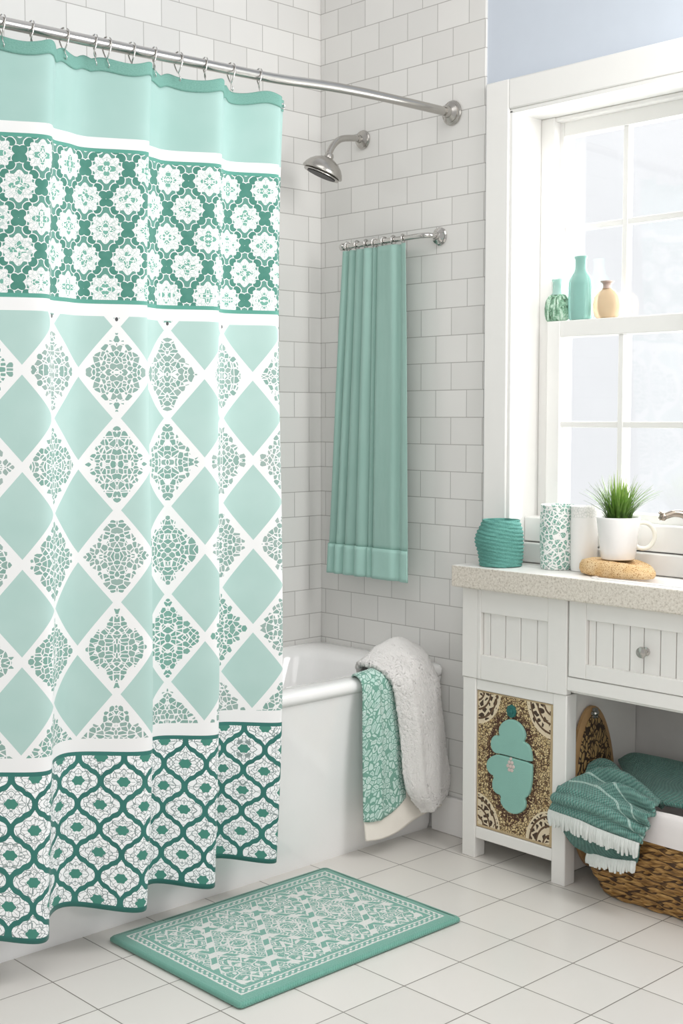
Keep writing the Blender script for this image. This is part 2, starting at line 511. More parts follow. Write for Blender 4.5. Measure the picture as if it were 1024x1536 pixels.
def canister_mat():
    t = NT('faint_relief_ceramic'); c = t.coord('Object'); s = t.sep(c)
    e = t.vor(c, 120); f = (s[2] > .155)*(e < .07)
    t.bump(f, .6, .004)
    return t.set(t.mix(f, lin((241,239,236)), lin((218,219,215))), .3)
M['canister'] = canister_mat()
def glassy(name, rgb, tr=.45, rough=.12):
    t = NT(name); c = t.coord('Object'); n, _ = t.noise(c, 12, 2)
    a = lin(rgb)
    return t.set(t.mix(n, tuple(v*.85 for v in a[:3])+(1,), a), rough, 0.0, Transmission_Weight=tr, IOR=1.3)
M['aqua_glass'] = glassy('aqua_glass', (158,206,196), .2)
M['pale_aqua'] = glassy('pale_aqua_glass', (196,230,222), .4)
M['amber'] = glassy('amber_glass', (236,212,178), .3)
M['mauve'] = plain('mauve_grey_neck', (172,152,142), .35)
def ribbed():
    t = NT('green_sponged_glaze'); c = t.coord('Object'); s = t.sep(c)
    n, _ = t.noise(t.vec(s[0]*1.0, s[1], s[2]*.35), 85, 3, .6, 1.2); n2, _ = t.noise(c, 240, 2)
    t.bump(n, .6, .004)
    return t.set(t.ramp(n*.8+n2*.2, [(.38, lin((64,96,72))), (.5, lin((128,176,146))), (.64, lin((206,228,212)))]), .5)
M['ribbed'] = ribbed()
def sponge():
    t = NT('tan_sponge'); c = t.coord('Object'); e, _ = t.vor(c, 210, 'F1'); n, _ = t.noise(c, 30, 3); n2, _ = t.noise(c, 320, 2)
    col = t.mix(n*1.3-.2, lin((212,166,104)), lin((240,218,178)))
    col = t.mix(n2 > .6, col, lin((166,112,58)))
    t.bump(n2, .9, .004)
    return t.set(col, .9)
M['sponge'] = sponge()
def grass_mat():
    t = NT('grass_blade'); s = t.sep(t.coord('Object')); n, _ = t.noise(t.coord('Object'), 90, 1)
    f = ((s[2]-.106)*6.0+n*.35)
    return t.set(t.ramp(f, [(.1, lin((40,68,26))), (.55, lin((104,144,52))), (1.0, lin((176,198,112)))]), .5)
M['grass'] = grass_mat()
M['soil'] = plain('dark_soil', (44,42,30), .95, var=.2, scale=120)
M['cream'] = plain('cream_glaze', (236,233,220), .3, var=.02)
M['faucet'] = plain('aged_nickel', (178,166,152), .25, 1.0, var=.15, scale=60)
M['verdigris'] = plain('mottled_green_base', (126,146,128), .4, .6, var=.3, scale=60)
M['liner'] = plain('white_basket_liner', (236,230,228), .85, var=.03, bump=.2, bscale=300)

# ------------------------------------------------------------------ the room
ZT = 2.95
st = lambda o: tag(o, kind='structure')
st(obj('floor', MB().box(-.12, 4.6, -4.6, .42, -.08, 0), M['floor']))
st(obj('wall_left', MB().box(-.12, 0, -4.6, .1, 0, ZT), M['tile_left']))
st(obj('wall_shower', MB().box(0, .735, 0, .3, 0, ZT), M['tile_right'], bevel=.003))
w = MB()
OX0, OX1, OZ0, OZ1 = .84, 1.56, .86, 2.236
w.box(.735, OX0, .008, .3, OZ0+.04, 4.2); w.box(OX1, 1.91, .008, .3, OZ0+.04, 4.2); w.box(1.91, 5.2, .008, .42, 0, 4.2); w.box(OX0, OX1, .008, .3, OZ1, 4.2)  # unseen top and right end extended to block the sun
w.box(.735, 1.91, .29, .42, 0, OZ0+.04)
st(obj('wall_window', w, M['blue']))
# skirting tile to the right of the tub
st(obj('baseboard_shower', MB().box(.545, .748, -.018, -.001, 0, .122), M['ceramic'], bevel=.004))

win = struct_root('window_1', (.84, 0, .9))
CW = .088
c = MB()
c.box(OX0-CW, OX0, -.018, .0075, .892, OZ1+CW); c.box(OX1, OX1+CW, -.018, .0075, .892, OZ1+CW); c.box(OX0, OX1, -.018, .0075, OZ1, OZ1+CW)
obj('casing', c, M['paint'], win, bevel=.004)
r = MB()
r.box(OX0, OX0+.012, -.012, .29, .892, OZ1-.004); r.box(OX1-.012, OX1, -.012, .29, .892, OZ1-.004); r.box(OX0, OX1, -.012, .29, OZ1-.012, OZ1)
obj('reveal', r, M['paint'], win, bevel=.002)
s_ = MB()
s_.box(OX0+.012, .902, .121, .19, .95, OZ1-.012); s_.box(OX1-.062, OX1-.012, .121, .19, .95, OZ1-.012); s_.box(.902, OX1-.062, .124, .19, OZ1-.026, OZ1-.012)
obj('stop_frame', s_, M['paint'], win, bevel=.004)
SX0, SX1 = .902, OX1-.062
def sash(name, y0, y1, x0, x1, gx0, gx1, z0, gz0, gz1, z1, mz, mx, mw):
    f = MB()
    f.box(x0, gx0, y0, y1, z0, z1); f.box(gx1, x1, y0, y1, z0, z1); f.box(gx0, gx1, y0, y1, z0, gz0); f.box(gx0, gx1, y0, y1, gz1, z1)
    o = obj(name, f, M['paint'], win, bevel=.003)
    m = MB(); m.box(mx-mw, mx+mw, y0+.006, y1-.006, gz0, gz1); m.box(gx0, gx1, y0+.008, y1-.008, mz-mw, mz+mw)
    obj('muntin', m, M['paint'], o, bevel=.002)
    ym = (y0+y1)/2
    for (a, b) in ((gx0, mx), (mx, gx1)):
        for (c_, d) in ((gz0, mz), (mz, gz1)):
            obj('pane', MB().box(a, b, ym-.001, ym+.001, c_, d), M['pane'], o)
sash('lower_sash', .096, .15, SX0, SX1, .951, 1.4, 1.0, 1.055, 1.568, 1.617, 1.309, 1.163, .009)
sash('upper_sash', .151, .188, OX0+.013, OX1-.013, .916, 1.43, 1.58, 1.62, 2.168, 2.22, 1.896, 1.132, .009)
obj('sill', MB().box(OX0+.0125, OX1-.0125, .058, .28, .955, 1.03), M['paint'], win, bevel=.005)
obj('backsplash', MB().box(OX0+.0125, OX1-.0125, .04, .28, .892, .952), M['paint'], win, bevel=.004)

# ------------------------------------------------------------------ bathtub
def rrect(x0, x1, y0, y1, r, z, n=8):
    pts = []
    for (cx, cy, a0) in ((x1-r, y1-r, 0), (x0+r, y1-r, PI/2), (x0+r, y0+r, PI), (x1-r, y0+r, 1.5*PI)):
        for k in range(n+1):
            a = a0+PI/2*k/n; pts.append((cx+r*math.cos(a), cy+r*math.sin(a), z))
    return pts
tub = thing('bathtub', (.3, -.9, 0), 'white built-in bathtub with a rolled rim behind the shower curtain', 'bathtub')
ya, yb = -1.86, -.003
t = MB(); L = []
for (x1, z, ins) in ((.526, .0, .004), (.532, .02, .002), (.545, .25, .002), (.566, .44, .002), (.580, .508, .001)):
    L.append(rrect(.003, x1, ya+ins, yb-ins, .012, z))
t.rings(L, True, False)
obj('apron', t, M['enamel'], tub, smooth=.7)
t = MB(); L = []
for (x0, x1, y0, y1, r, z) in ((.004,.575,ya+.02,yb-.001,.02,.500), (.003,.583,ya,yb,.03,.509), (.003,.591,ya-.004,yb,.032,.514), (.003,.594,ya-.005,yb,.034,.524),
        (.003,.594,ya-.004,yb,.034,.534), (.004,.588,ya+.003,yb-.001,.034,.543), (.010,.572,ya+.02,yb-.012,.04,.548),
        (.02,.545,ya+.05,-.055,.07,.548), (.028,.512,ya+.09,-.095,.10,.545), (.034,.496,ya+.11,-.115,.12,.536), (.04,.486,ya+.125,-.13,.13,.515), (.06,.465,ya+.18,-.17,.14,.36),
        (.085,.435,ya+.26,-.23,.15,.18), (.12,.40,ya+.34,-.30,.14,.12), (.2,.32,ya+.5,-.45,.06,.108)):
    L.append(rrect(x0, x1, y0, y1, r, z))
t.rings(L, False, True)
obj('basin', t, M['enamel'], tub, smooth=3.2)
t = MB().axis_lathe([(.0, 0), (.02, 0), (.022, .003), (.016, .006), (0, .006)], (.26, -.5, .109), (0, 0, 1), 24)
obj('drain', t, M['chrome'], tub, smooth=.6)

# ------------------------------------------------------------------ rod, rings, curtain
rod = thing('curtain_rod', (.6, 0, 2.27), 'long brushed metal shower rod ending at a round flange on the tile', 'curtain rod')
rp = spline([(.595,-2.0,2.222),(.595,-1.75,2.226),(.595,-1.50,2.231),(.595,-1.2,2.236),(.595,-.95,2.242),(.595,-.72,2.248),(.597,-.55,2.259),(.6,-.42,2.264),(.602,-.25,2.266),(.604,-.01,2.266)], 60)
obj('pole', MB().tube(rp, .0135, 20), M['nickel'], rod, smooth=1)
obj('flange', MB().axis_lathe([(0,0),(.036,0),(.038,.004),(.036,.009),(.03,.011),(.031,.016),(.024,.02),(.018,.024),(.0165,.04),(0,.04)], (.605,-.001,2.266), (0,-1,0), 36), M['nickel'], rod, smooth=.6)

def rod_at(y):
    for i in range(len(rp)-1):
        if rp[i][1] <= y <= rp[i+1][1]:
            f = (y-rp[i][1])/(rp[i+1][1]-rp[i][1]); return Vector(rp[i]).lerp(Vector(rp[i+1]), f)
    return Vector(rp[0])
ring_ys = [-1.531,-1.455,-1.368,-1.283,-1.249,-1.177,-1.109,-1.035,-.95,-.864,-.768]
def ring_mesh():
    t = MB()
    P = []
    for k in range(26):      # open pear-shaped hook, last bit curls through the grommet
        a = PI*.5+2*PI*k/27
        w = .0165*math.cos(a); h = .024*math.sin(a)-(.004 if math.sin(a) < 0 else 0)
        P.append((w*1.05, .004*math.sin(a*2), h-.006))
    t.tube(P, .0019, 8, closed=False)
    t.tube([(0,0,-.033),(.004,0,-.042),(.007,.002,-.05),(.003,.003,-.055),(-.002,.003,-.05)], .0013, 8)
    return t
ring0 = obj('curtain_ring', ring_mesh(), M['chrome'], None, origin=(0,0,0), smooth=1.2)
ordw = ['first','second','third','fourth','fifth','sixth','seventh','eighth','ninth','tenth']
for i, y in enumerate(ring_ys):
    o = ring0 if i == 0 else ring0.copy()
    if i: COL.objects.link(o)
    o.location = rod_at(y); o.rotation_euler = (0, 0, random.uniform(-.45, .45))
    n = len(ring_ys)-1-i
    lab = 'chrome curtain ring at the free right edge of the shower curtain' if n == 0 else 'chrome ring on the shower rod, %s ring left of the curtain edge ring' % ordw[n-1]
    tag(o, lab, 'curtain ring', 'rings along the shower rod')

curt = thing('shower_curtain', (.64, -1.3, .1), 'white, mint and teal shower curtain printed with diamonds and floral bands', 'shower curtain')
peaks = [-2.3,-2.04,-1.78,-1.50,-1.225,-1.0,-.79,-.56]
def phase(u):
    for k in range(len(peaks)-1):
        if peaks[k] <= u <= peaks[k+1]: return k+(u-peaks[k])/(peaks[k+1]-peaks[k])
    return 0
def sstep(a, b, x):
    t = max(0, min(1, (x-a)/(b-a))); return t*t*(3-2*t)
def curtain_pt(u, v, off=0.0):
    ph = phase(u)*2*PI
    low = 1-sstep(.3, 1.9, v)              # 0 up at the rod, 1 at the hem
    A = .027+.010*low
    big = math.cos(ph); small = math.cos(2*ph+.9)
    d = A*big+(.010-.005*low)*small*(.6+.4*math.sin(3.1*u))
    d += .006*noise.noise((u*7, v*1.2, 3.3))+.004*low*math.sin(ph*.5+v*2)
    fade = 1-.6*sstep(-.80, -.742, u)
    d *= fade
    xc = .598+.072*(1-sstep(.3,2.1,v))
    y = u+.057*(v-1.15)/1.1+.75*d+.012*(1-low)*0
    x = xc+d
    z = v
    if v > 2.0:                            # the top edge sags between the rings
        s = min(abs(u+.057*(2.2-1.15)/1.1-q) for q in ring_ys)
        z -= .011*(v-2.0)/.2*(1-math.exp(-(s/.022)**2))
    z += -.017*(d/.036)*(1-sstep(.1, .75, v))+.022*sstep(-1.0, -.74, u)*(1-sstep(.1, .5, v))
    return (x+off, y, z, u+.82*d)
nu = 420
us = [-2.0+i*(2.0-.742)/nu for i in range(nu+1)]
vs_ = [.122+(2.176-.122)*k/130 for k in range(131)]
rows = [[curtain_pt(u, v) for u in us] for v in vs_]
uv = [(p[3]-.008, v) for v, r in zip(vs_, rows) for p in r]
mb = MB().grid([[p[:3] for p in r] for r in rows])
obj('printed_panel', mb, M['curtain'], curt, smooth=3.2, solid=.0012, uvs=uv)
vs2 = [2.172+.032*k/6 for k in range(7)]
rows = [[curtain_pt(u, v, .0012)[:3] for u in us] for v in vs2]
tag(obj('top_hem', MB().grid(rows), M['hem'], curt, smooth=3.2, solid=.0034, uvs=[(u, v) for v in vs2 for u in us]), 'teal woven top hem')
p = Vector(curtain_pt(-.753, 2.185, .004)[:3])
g = MB().tube([tuple(p+Vector((.002, .0065*math.cos(a), .0065*math.sin(a)))) for a in [2*PI*k/20 for k in range(20)]], .002, 8, closed=True)
obj('grommet', g, M['chrome'], curt, smooth=1)

# ------------------------------------------------------------------ shower head
sh = thing('overhead_shower', (.211, 0, 2.245), 'brushed nickel shower head on a curved arm above the bathtub', 'shower head')
arm = spline([(.211,-.004,2.245),(.211,-.055,2.243),(.211,-.105,2.232),(.211,-.138,2.208),(.211,-.160,2.175)], 24)
obj('arm', MB().tube(arm, .0105, 16), M['nickel'], sh, smooth=1)
obj('flange', MB().axis_lathe([(0,0),(.030,0),(.031,.004),(.027,.007),(.028,.011),(.02,.015),(.013,.018),(.0125,.03),(0,.03)], (.211,-.0005,2.245), (0,-1,0), 32), M['nickel'], sh, smooth=.6)
ax = Vector((.27, .26, .87)).normalized(); hc = Vector((.206,-.182,2.116))
obj('head', MB().axis_lathe([(.060,-.003),(.0675,.0),(.068,.003),(.063,.015),(.054,.028),(.041,.039),(.026,.047),(.016,.051),(.0145,.060),(.011,.066),(0,.066)], hc, ax, 40), M['nickel'], sh, smooth=.7)
fp = obj('face_plate', MB().axis_lathe([(0,-.002),(.05,-.001),(.060,-.005),(.060,-.008),(.045,-.0075),(0,-.0075)], hc, ax, 40), M['nickel'], sh, smooth=.6)
obj('spray_ring', MB().axis_lathe([(.024,-.0078),(.048,-.0078),(.048,-.010),(.024,-.010)], hc, ax, 40), M['dark'], fp, smooth=.6)

# ------------------------------------------------------------------ small bar with pleated panel
bar = thing('towel_bar', (.55, 0, 1.895), 'short chrome wall bar with one flange, holding the pleated seafoam panel', 'towel bar')
bp = [(.172,-.06,1.893),(.25,-.06,1.893),(.4,-.06,1.894),(.50,-.06,1.895),(.535,-.058,1.895),(.552,-.045,1.895),(.557,-.025,1.895),(.557,-.003,1.895)]
obj('bar_tube', MB().tube(spline(bp, 40), .0085, 16), M['chrome'], bar, smooth=1)
obj('end_cap', MB().axis_lathe([(0,0),(.011,0),(.012,.004),(.012,.014),(.009,.018),(0,.018)], (.166,-.06,1.893), (1,0,0), 20), M['chrome'], bar, smooth=.6)
obj('flange', MB().axis_lathe([(0,0),(.027,0),(.028,.004),(.024,.007),(.025,.012),(.018,.015),(.012,.019),(.0115,.028),(0,.028)], (.557,-.0005,1.895), (0,-1,0), 32), M['chrome'], bar, smooth=.6)
PB = [0, .146, .300, .518, .730, .810, 1.0]     # pleat edges at the hem: fraction of width
PB = [0, .098, .20, .345, .49, .545, .78, 1.0]
def pleat_pt(s, k):           # k 0 at top, 1 at hem
    x0 = .178+(.108-.178)*k; x1 = .474+(.502-.474)*k
    j = max(i for i in range(len(PB)) if PB[i] <= s+1e-9); j = min(j, len(PB)-2)
    t = (s-PB[j])/(PB[j+1]-PB[j])
    dep = (.022, .024, .024, .026, .018, .010, .012)[j]
    # each pleat rolls forward then tucks back steeply under its neighbour
    if j < 5: d = 1.35*dep*(max(0, math.sin(PI*t))**.42)*(1.12-.3*t)
    else: d = .012+.030*max(0, math.sin(PI*min(1, (s-PB[5])/(1-PB[5])/.62)))**.5*(1 if (s-PB[5])/(1-PB[5]) < .62 else 0)
    if j >= 5:
        q = (s-PB[5])/(1-PB[5]); d = .034*(max(0, math.sin(PI*min(1, q/.16*.5)))**.5 if q < .16 else 1-.55*math.exp(-((q-.72)/.10)**2)*(1.25-.5*k))
    d *= .75+.25*k
    sx = s+.012*math.sin(s*9)*(1-k)
    x = x0+(x1-x0)*sx
    wob = .004*noise.noise((s*6, k*2, 1.7))
    return (x, -.05-d+wob, 0)
ns = 520
def pleat_rows(z0, z1, n, off, kk=lambda z: (1.877-z)/1.075):
    R = []
    for i in range(n+1):
        z = z1+(z0-z1)*i/n; k = kk(z); r = []
        for j in range(ns+1):
            x, y, _ = pleat_pt(j/ns, k); r.append((x, y-off, z-.012*(y+.06)/.03*0))
        R.append(r)
    return R
pan = thing('pleated_curtain', (.32,-.06,.81), 'plain seafoam pleated curtain panel hanging from the short wall bar', 'curtain')
R = pleat_rows(.9, 1.877, 50, 0)
obj('cloth', MB().grid(R), M['pleat'], pan, smooth=1.0, solid=.002)
R = pleat_rows(.805, .905, 8, .003)
tag(obj('hem', MB().grid(R), M['pleat_hem'], pan, smooth=1.0, solid=.006), 'lighter seafoam turned-up hem')
def clip_mesh():
    t = MB()
    t.tube([(0, .0135*math.cos(a), .0135*math.sin(a)) for a in [2*PI*k/20 for k in range(20)]], .0026, 8, closed=True)
    t.tube([(0,0,-.013),(.001,-.002,-.017),(0,0,-.021)], .003, 8)
    return t
clip0 = obj('bar_ring', clip_mesh(), M['chrome'], None, origin=(0,0,0), smooth=1)
names = ['leftmost chrome ring on the short bar above the pleated curtain', 'chrome ring on the short bar, second from its capped end', 'chrome ring on the short bar, third from its capped end',
    'middle chrome ring of the seven on the short bar', 'chrome ring on the short bar, third from the bare tube', 'chrome ring on the short bar, second from the bare tube', 'chrome ring on the short bar beside the bare tube, nearest the flange']
for i in range(7):
    o = clip0 if i == 0 else clip0.copy()
    if i: COL.objects.link(o)
    o.location = (.2+.25*i/6, -.06, 1.8935); o.rotation_euler = (0, 0, random.uniform(-.35, .35))
    tag(o, names[i], 'curtain ring', 'rings on the short wall bar')

# ------------------------------------------------------------------ bath mat
matr = thing('bath_mat', (.862,-.9055,0), 'teal and white patterned bath mat lying on the floor tiles', 'bath mat')
mx0, mx1, my0, my1 = .60, 1.124, -1.276, -.534
rows = []; uv = []
NX, NY = 40, 56
for i in range(NY+1):
    r = []
    for j in range(NX+1):
        fx = j/NX; fy = i/NY
        x = mx0+.004+(mx1-mx0-.008)*fx; y = my0+.004+(my1-my0-.008)*fy
        e = min(fx, 1-fx)*(mx1-mx0); e2 = min(fy, 1-fy)*(my1-my0); d = min(e, e2)
        z = .0128+.0034*min(1, d/.012)+.0012*noise.noise((x*18, y*18, 0))
        r.append((x, y, z)); uv.append((y-(my0+my1)/2, x-(mx0+mx1)/2))
    rows.append(r)
obj('pile', MB().grid(rows), M['mat'], matr, smooth=3.2, uvs=uv)
t = MB(); L = []
for (o_, z) in ((0, .001), (.004, .004), (.004, .010), (.0, .0145), (-.006, .0145)):
    L.append([(x, y, z) for x, y, _ in rrect(mx0-o_, mx1+o_, my0-o_, my1+o_, .012, 0, 4)])
bt = t.rings(L, True, False)
obj('binding', t, M['binding'], matr, smooth=1.2, uvs=[(p[0]+p[1], p[2]+p[0]) for p in t.v])

# ------------------------------------------------------------------ towels on the tub
def sheet(name, net, nu, nv, mat, parent=None, origin=None, thick=.006, wr=.002, wf=14, seed=0, extra=None, sub=0, fluff=0):
    rows = netgrid(net, nu, nv)
    out = []
    for i, r in enumerate(rows):
        o = []
        for j, p in enumerate(r):
            a = rows[min(i+1, nv)][j]; b = rows[max(i-1, 0)][j]; c = r[min(j+1, nu)]; d = r[max(j-1, 0)]
            n = (Vector(c)-Vector(d)).cross(Vector(a)-Vector(b)); n = n.normalized() if n.length > 1e-9 else Vector((0,0,1))
            q = Vector(p); h = wr*noise.noise((q.x*wf+seed, q.y*wf, q.z*wf*.4))+fluff*noise.noise((q.x*190, q.y*190, q.z*190))
            if extra: h += extra(j/nu, i/nv)
            o.append(tuple(q+n*h))
        out.append(o)
    uv = grid_uv(out)
    return obj(name, MB().grid(out), mat, parent, origin=origin, smooth=3.2, solid=thick, uvs=uv, sub=sub, bevel=0)
HAND = [
    [ (0.520,-0.352,0.527), (0.520,-0.295,0.527), (0.520,-0.212,0.521), (0.520,-0.150,0.520) ],
    [ (0.572,-0.392,0.563), (0.572,-0.339,0.566), (0.572,-0.268,0.564), (0.572,-0.194,0.562) ],
    [ (0.617,-0.400,0.540), (0.618,-0.361,0.545), (0.617,-0.290,0.535), (0.617,-0.215,0.515) ],
    [ (0.620,-0.400,0.433), (0.626,-0.357,0.427), (0.622,-0.282,0.404), (0.617,-0.208,0.370) ],
    [ (0.618,-0.397,0.291), (0.627,-0.356,0.275), (0.623,-0.274,0.269), (0.615,-0.202,0.254) ],
    [ (0.618,-0.394,0.123), (0.628,-0.356,0.119), (0.624,-0.278,0.130), (0.615,-0.201,0.166) ],
]
BAND = [
    [ (0.614,-0.390,0.131), (0.622,-0.342,0.127), (0.618,-0.272,0.144), (0.618,-0.202,0.188), (0.624,-0.123,0.177), (0.626,-0.055,0.195) ],
    [ (0.616,-0.384,0.061), (0.626,-0.326,0.058), (0.622,-0.252,0.062), (0.620,-0.173,0.084), (0.626,-0.113,0.098), (0.628,-0.060,0.105) ],
]
TW = [
    [ (0.480,-0.270,0.520), (0.470,-0.201,0.520), (0.465,-0.130,0.520), (0.480,-0.062,0.525) ],
    [ (0.530,-0.333,0.575), (0.515,-0.250,0.605), (0.508,-0.155,0.630), (0.525,-0.077,0.602) ],
    [ (0.590,-0.320,0.577), (0.600,-0.249,0.583), (0.602,-0.182,0.595), (0.600,-0.098,0.576) ],
    [ (0.632,-0.296,0.541), (0.647,-0.252,0.541), (0.647,-0.184,0.540), (0.634,-0.090,0.500) ],
    [ (0.636,-0.274,0.457), (0.657,-0.239,0.455), (0.657,-0.165,0.443), (0.634,-0.075,0.416) ],
    [ (0.636,-0.256,0.351), (0.660,-0.223,0.340), (0.660,-0.148,0.337), (0.634,-0.055,0.306) ],
    [ (0.640,-0.239,0.215), (0.662,-0.209,0.199), (0.662,-0.128,0.197), (0.636,-0.040,0.211) ],
    [ (0.642,-0.173,0.116), (0.655,-0.153,0.115), (0.655,-0.108,0.126), (0.638,-0.048,0.153) ],
]
ht = sheet('hand_towel', HAND, 36, 70, M['hand'], origin=(.6,-.3,.55), thick=.005, wr=.003, seed=2, extra=lambda u, v: -.006*math.exp(-((u-.42)/.05)**2)*min(1, v*3))
tag(ht, 'mint leaf-patterned hand towel hanging over the tub rim beside the white towel', 'towel')
wt = sheet('bath_towel', TW, 110, 190, M['terry'], origin=(.6,-.15,.56), thick=.016, wr=.006, wf=22, seed=5, fluff=.0028, extra=lambda u, v: -.008*math.exp(-((u-.33-.1*v)/.07)**2)*(v > .15))
tag(wt, 'thick white terry bath towel draped over the right end of the tub', 'towel')
tag(sheet('woven_border', BAND, 40, 12, M['band'], parent=wt, thick=.003, wr=.002), 'flat cream border along the lower edge')

# ------------------------------------------------------------------ vanity
van = thing('vanity', (1.25, 0, 0), 'white painted bathroom vanity with beadboard drawers and an open lower bay', 'vanity')
FY = -.125; VX1 = 1.86
def part(name, mb, mat=None, parent=None, bevel=.003, **k): return obj(name, mb, mat or M['cab'], parent or van, bevel=bevel, **k)
for (a, b) in ((.771, .822), (1.109, 1.157), (VX1-.05, VX1)):
    part('leg', MB().box(a, b, FY, FY+.048, 0, .55))
    if a != 1.109: part('leg', MB().box(a, b, .235, .283, 0, .55))
part('side_panel', MB().box(.771, .789, FY+.048, .235, .068, .55))
part('side_panel', MB().box(1.112, 1.13, FY+.048, .26, .02, .55))
part('back_panel', MB().box(.79, VX1-.01, .262, .280, .03, .82), M['grey'])
body = MB().box(.771, VX1, FY+.02, .26, .556, .825)
part('carcass', body)
# left false drawer front, framed beadboard
def bead_front(name, x0, x1, z0, z1, px0, px1, pz0, pz1, gx, parent=None):
    f = MB()
    y0, y1 = FY-.004, FY+.02
    f.box(x0, px0, y0, y1, z0, z1); f.box(px1, x1, y0, y1, z0, z1); f.box(px0, px1, y0, y1, z0, pz0); f.box(px0, px1, y0, y1, pz1, z1)
    o = part(name, f, parent=parent, bevel=.0025)
    xs = [px0]+list(gx)+[px1]
    b = MB()
    for a, c in zip(xs, xs[1:]): b.box(a+.0014, c-.0014, FY+.0085, FY+.019, pz0-.004, pz1+.004)
    part('beadboard', b, parent=o, bevel=.0015)
    return o
g = lambda px: px
part('stile', MB().box(.769, .829, FY-.003, FY+.02, .551, .822))
bead_front('false_drawer_front', .830, 1.158, .551, .822, .843, 1.090, .625, .752, [.870, .927, .984, 1.044])
dr = bead_front('drawer', 1.164, VX1-.052, .607, .822, 1.222, VX1-.10, .648, .772, [1.247,1.303,1.357,1.401,1.452,1.500,1.552,1.606,1.66,1.71])
obj('knob', MB().axis_lathe([(0,0),(.011,0),(.012,.003),(.006,.006),(.006,.014),(.013,.018),(.0155,.024),(.014,.029),(.008,.032),(0,.033)], (1.409,FY+.01,.708), (0,-1,0), 28), M['nickel'], dr, smooth=.7)
part('stile', MB().box(VX1-.05, VX1, FY-.003, FY+.02, .551, .822))
part('apron_rail', MB().box(1.158, VX1-.05, FY-.002, FY+.03, .566, .605))
# door bay with the carved panel
part('rail', MB().box(.822, 1.109, FY+.003, FY+.03, .516, .549))
part('rail', MB().box(.822, 1.109, FY+.003, FY+.03, .062, .098))
part('bay_floor', MB().box(.79, 1.112, FY+.03, .26, .07, .086))
dc = (.963, FY+.01, .309)
door = obj('cabinet_door', MB().box(.823, 1.108, FY+.006, FY+.022, .099, .515), M['carved'], van, origin=dc, bevel=.002)
tag(door, 'tan carved openwork door panel')
ORN = [(0.9542,0.4496),(0.9753,0.4482),(0.9963,0.4385),(1.0112,0.4179),(1.0114,0.3997),(1.004,0.3907),(1.0219,0.3867),(1.0324,0.3721),(1.0369,0.3464),(1.0385,0.3136),(1.0378,0.2803),(1.032,0.2491),(1.0239,0.2341),(1.0116,0.2247),(1.0167,0.2125),(1.0141,0.1952),(0.9996,0.1802),(0.9788,0.1704),(0.9576,0.1707),(0.9361,0.1795),(0.9209,0.1965),(0.925,0.2161),(0.9055,0.2171),(0.8915,0.2295),(0.89,0.2496),(0.8984,0.2685),(0.881,0.2717),(0.8677,0.2862),(0.8688,0.3069),(0.8826,0.3233),(0.9042,0.3343),(0.8889,0.345),(0.883,0.3643),(0.8885,0.3823),(0.9014,0.3931),(0.9187,0.3912),(0.9133,0.4054),(0.9183,0.4249),(0.9352,0.4413)]
up = ORN[:9]+[(1.0375,.3375),(.975,.3395),(.921,.3405),(.9042,.3378)]+ORN[31:]
lo = [(.9042,.3345),(.921,.3368),(.975,.3360),(1.0378,.3340)]+ORN[9:30]
def rounded(poly):
    P = []; n = len(poly)
    for i in range(n):
        a, b = poly[i], poly[(i+1) % n]
        P.append((.75*a[0]+.25*b[0], .75*a[1]+.25*b[1])); P.append((.25*a[0]+.75*b[0], .25*a[1]+.75*b[1]))
    return P
for poly in (up, lo):
    pl = rounded(poly)
    tag(obj('medallion', MB().prism(pl, lambda x, z: (x, FY+.007, z), lambda x, z: (x, FY-.004, z)), M['aqua'], door, bevel=.004, seg=3), 'aqua scalloped half of the central medallion')
t = MB()
for k in range(8):
    a = 2*PI*k/8; t.axis_lathe([(0,.0),(.009,.0),(.008,.005),(0,.007)], (.956+.009*math.cos(a), FY+.006, .472+.011*math.sin(a)), (0,-1,0), 10)
t.axis_lathe([(0,0),(.01,0),(.009,.008),(0,.011)], (.956, FY+.006, .472), (0,-1,0), 14)
obj('rosette', t, M['aqua_dark'], door, smooth=1)
t = MB()
for k in range(6):
    a = 2*PI*k/6; t.axis_lathe([(0,.0),(.006,.0),(.005,.003),(0,.004)], (.962+.010*math.cos(a), FY-.003, .311+.013*math.sin(a)), (0,-1,0), 10)
t.axis_lathe([(0,0),(.006,0),(.005,.004),(0,.005)], (.962, FY-.003, .311), (0,-1,0), 12)
t.axis_lathe([(0,0),(.005,0),(.004,.003),(0,.004)], (.962, FY-.003, .333), (0,-1,0), 12)
obj('rosette', t, M['pink'], door, smooth=1)

# ------------------------------------------------------------------ countertop, sink, faucet
CZ0, CZ1 = .826, .890
def slab_with_hole(x0, x1, y0, y1, hx0, hx1, hy0, hy1, z0, z1):
    t = MB(); o = [(x0,y0),(x1,y0),(x1,y1),(x0,y1)]; h = [(hx0,hy0),(hx1,hy0),(hx1,hy1),(hx0,hy1)]
    vs = [(a,b,z0) for a,b in o]+[(a,b,z0) for a,b in h]+[(a,b,z1) for a,b in o]+[(a,b,z1) for a,b in h]
    fs = []
    for i in range(4):
        j = (i+1) % 4
        fs += [(i, 4+i, 4+j, j), (8+i, 8+j, 12+j, 12+i), (i, j, 8+j, 8+i), (4+i, 12+i, 12+j, 4+j)]
    return t.add(vs, fs)
SX = (1.235, 1.74, -.125, -.005)
top = obj('countertop', slab_with_hole(.756, 1.9, -.166, .006, SX[0], SX[1], SX[2], SX[3], CZ0, CZ1).box(.8525, 1.5475, .006, .28, CZ0+.037, CZ1), M['stone'], None, origin=(1.3, 0, CZ0), bevel=.006, seg=3)
tag(top, 'thick white countertop with a speckled beige stone edge on the vanity', 'countertop')
sink = thing('sink', (1.48, -.06, .83), 'white rectangular basin set into the countertop', 'sink')
t = MB(); L = []
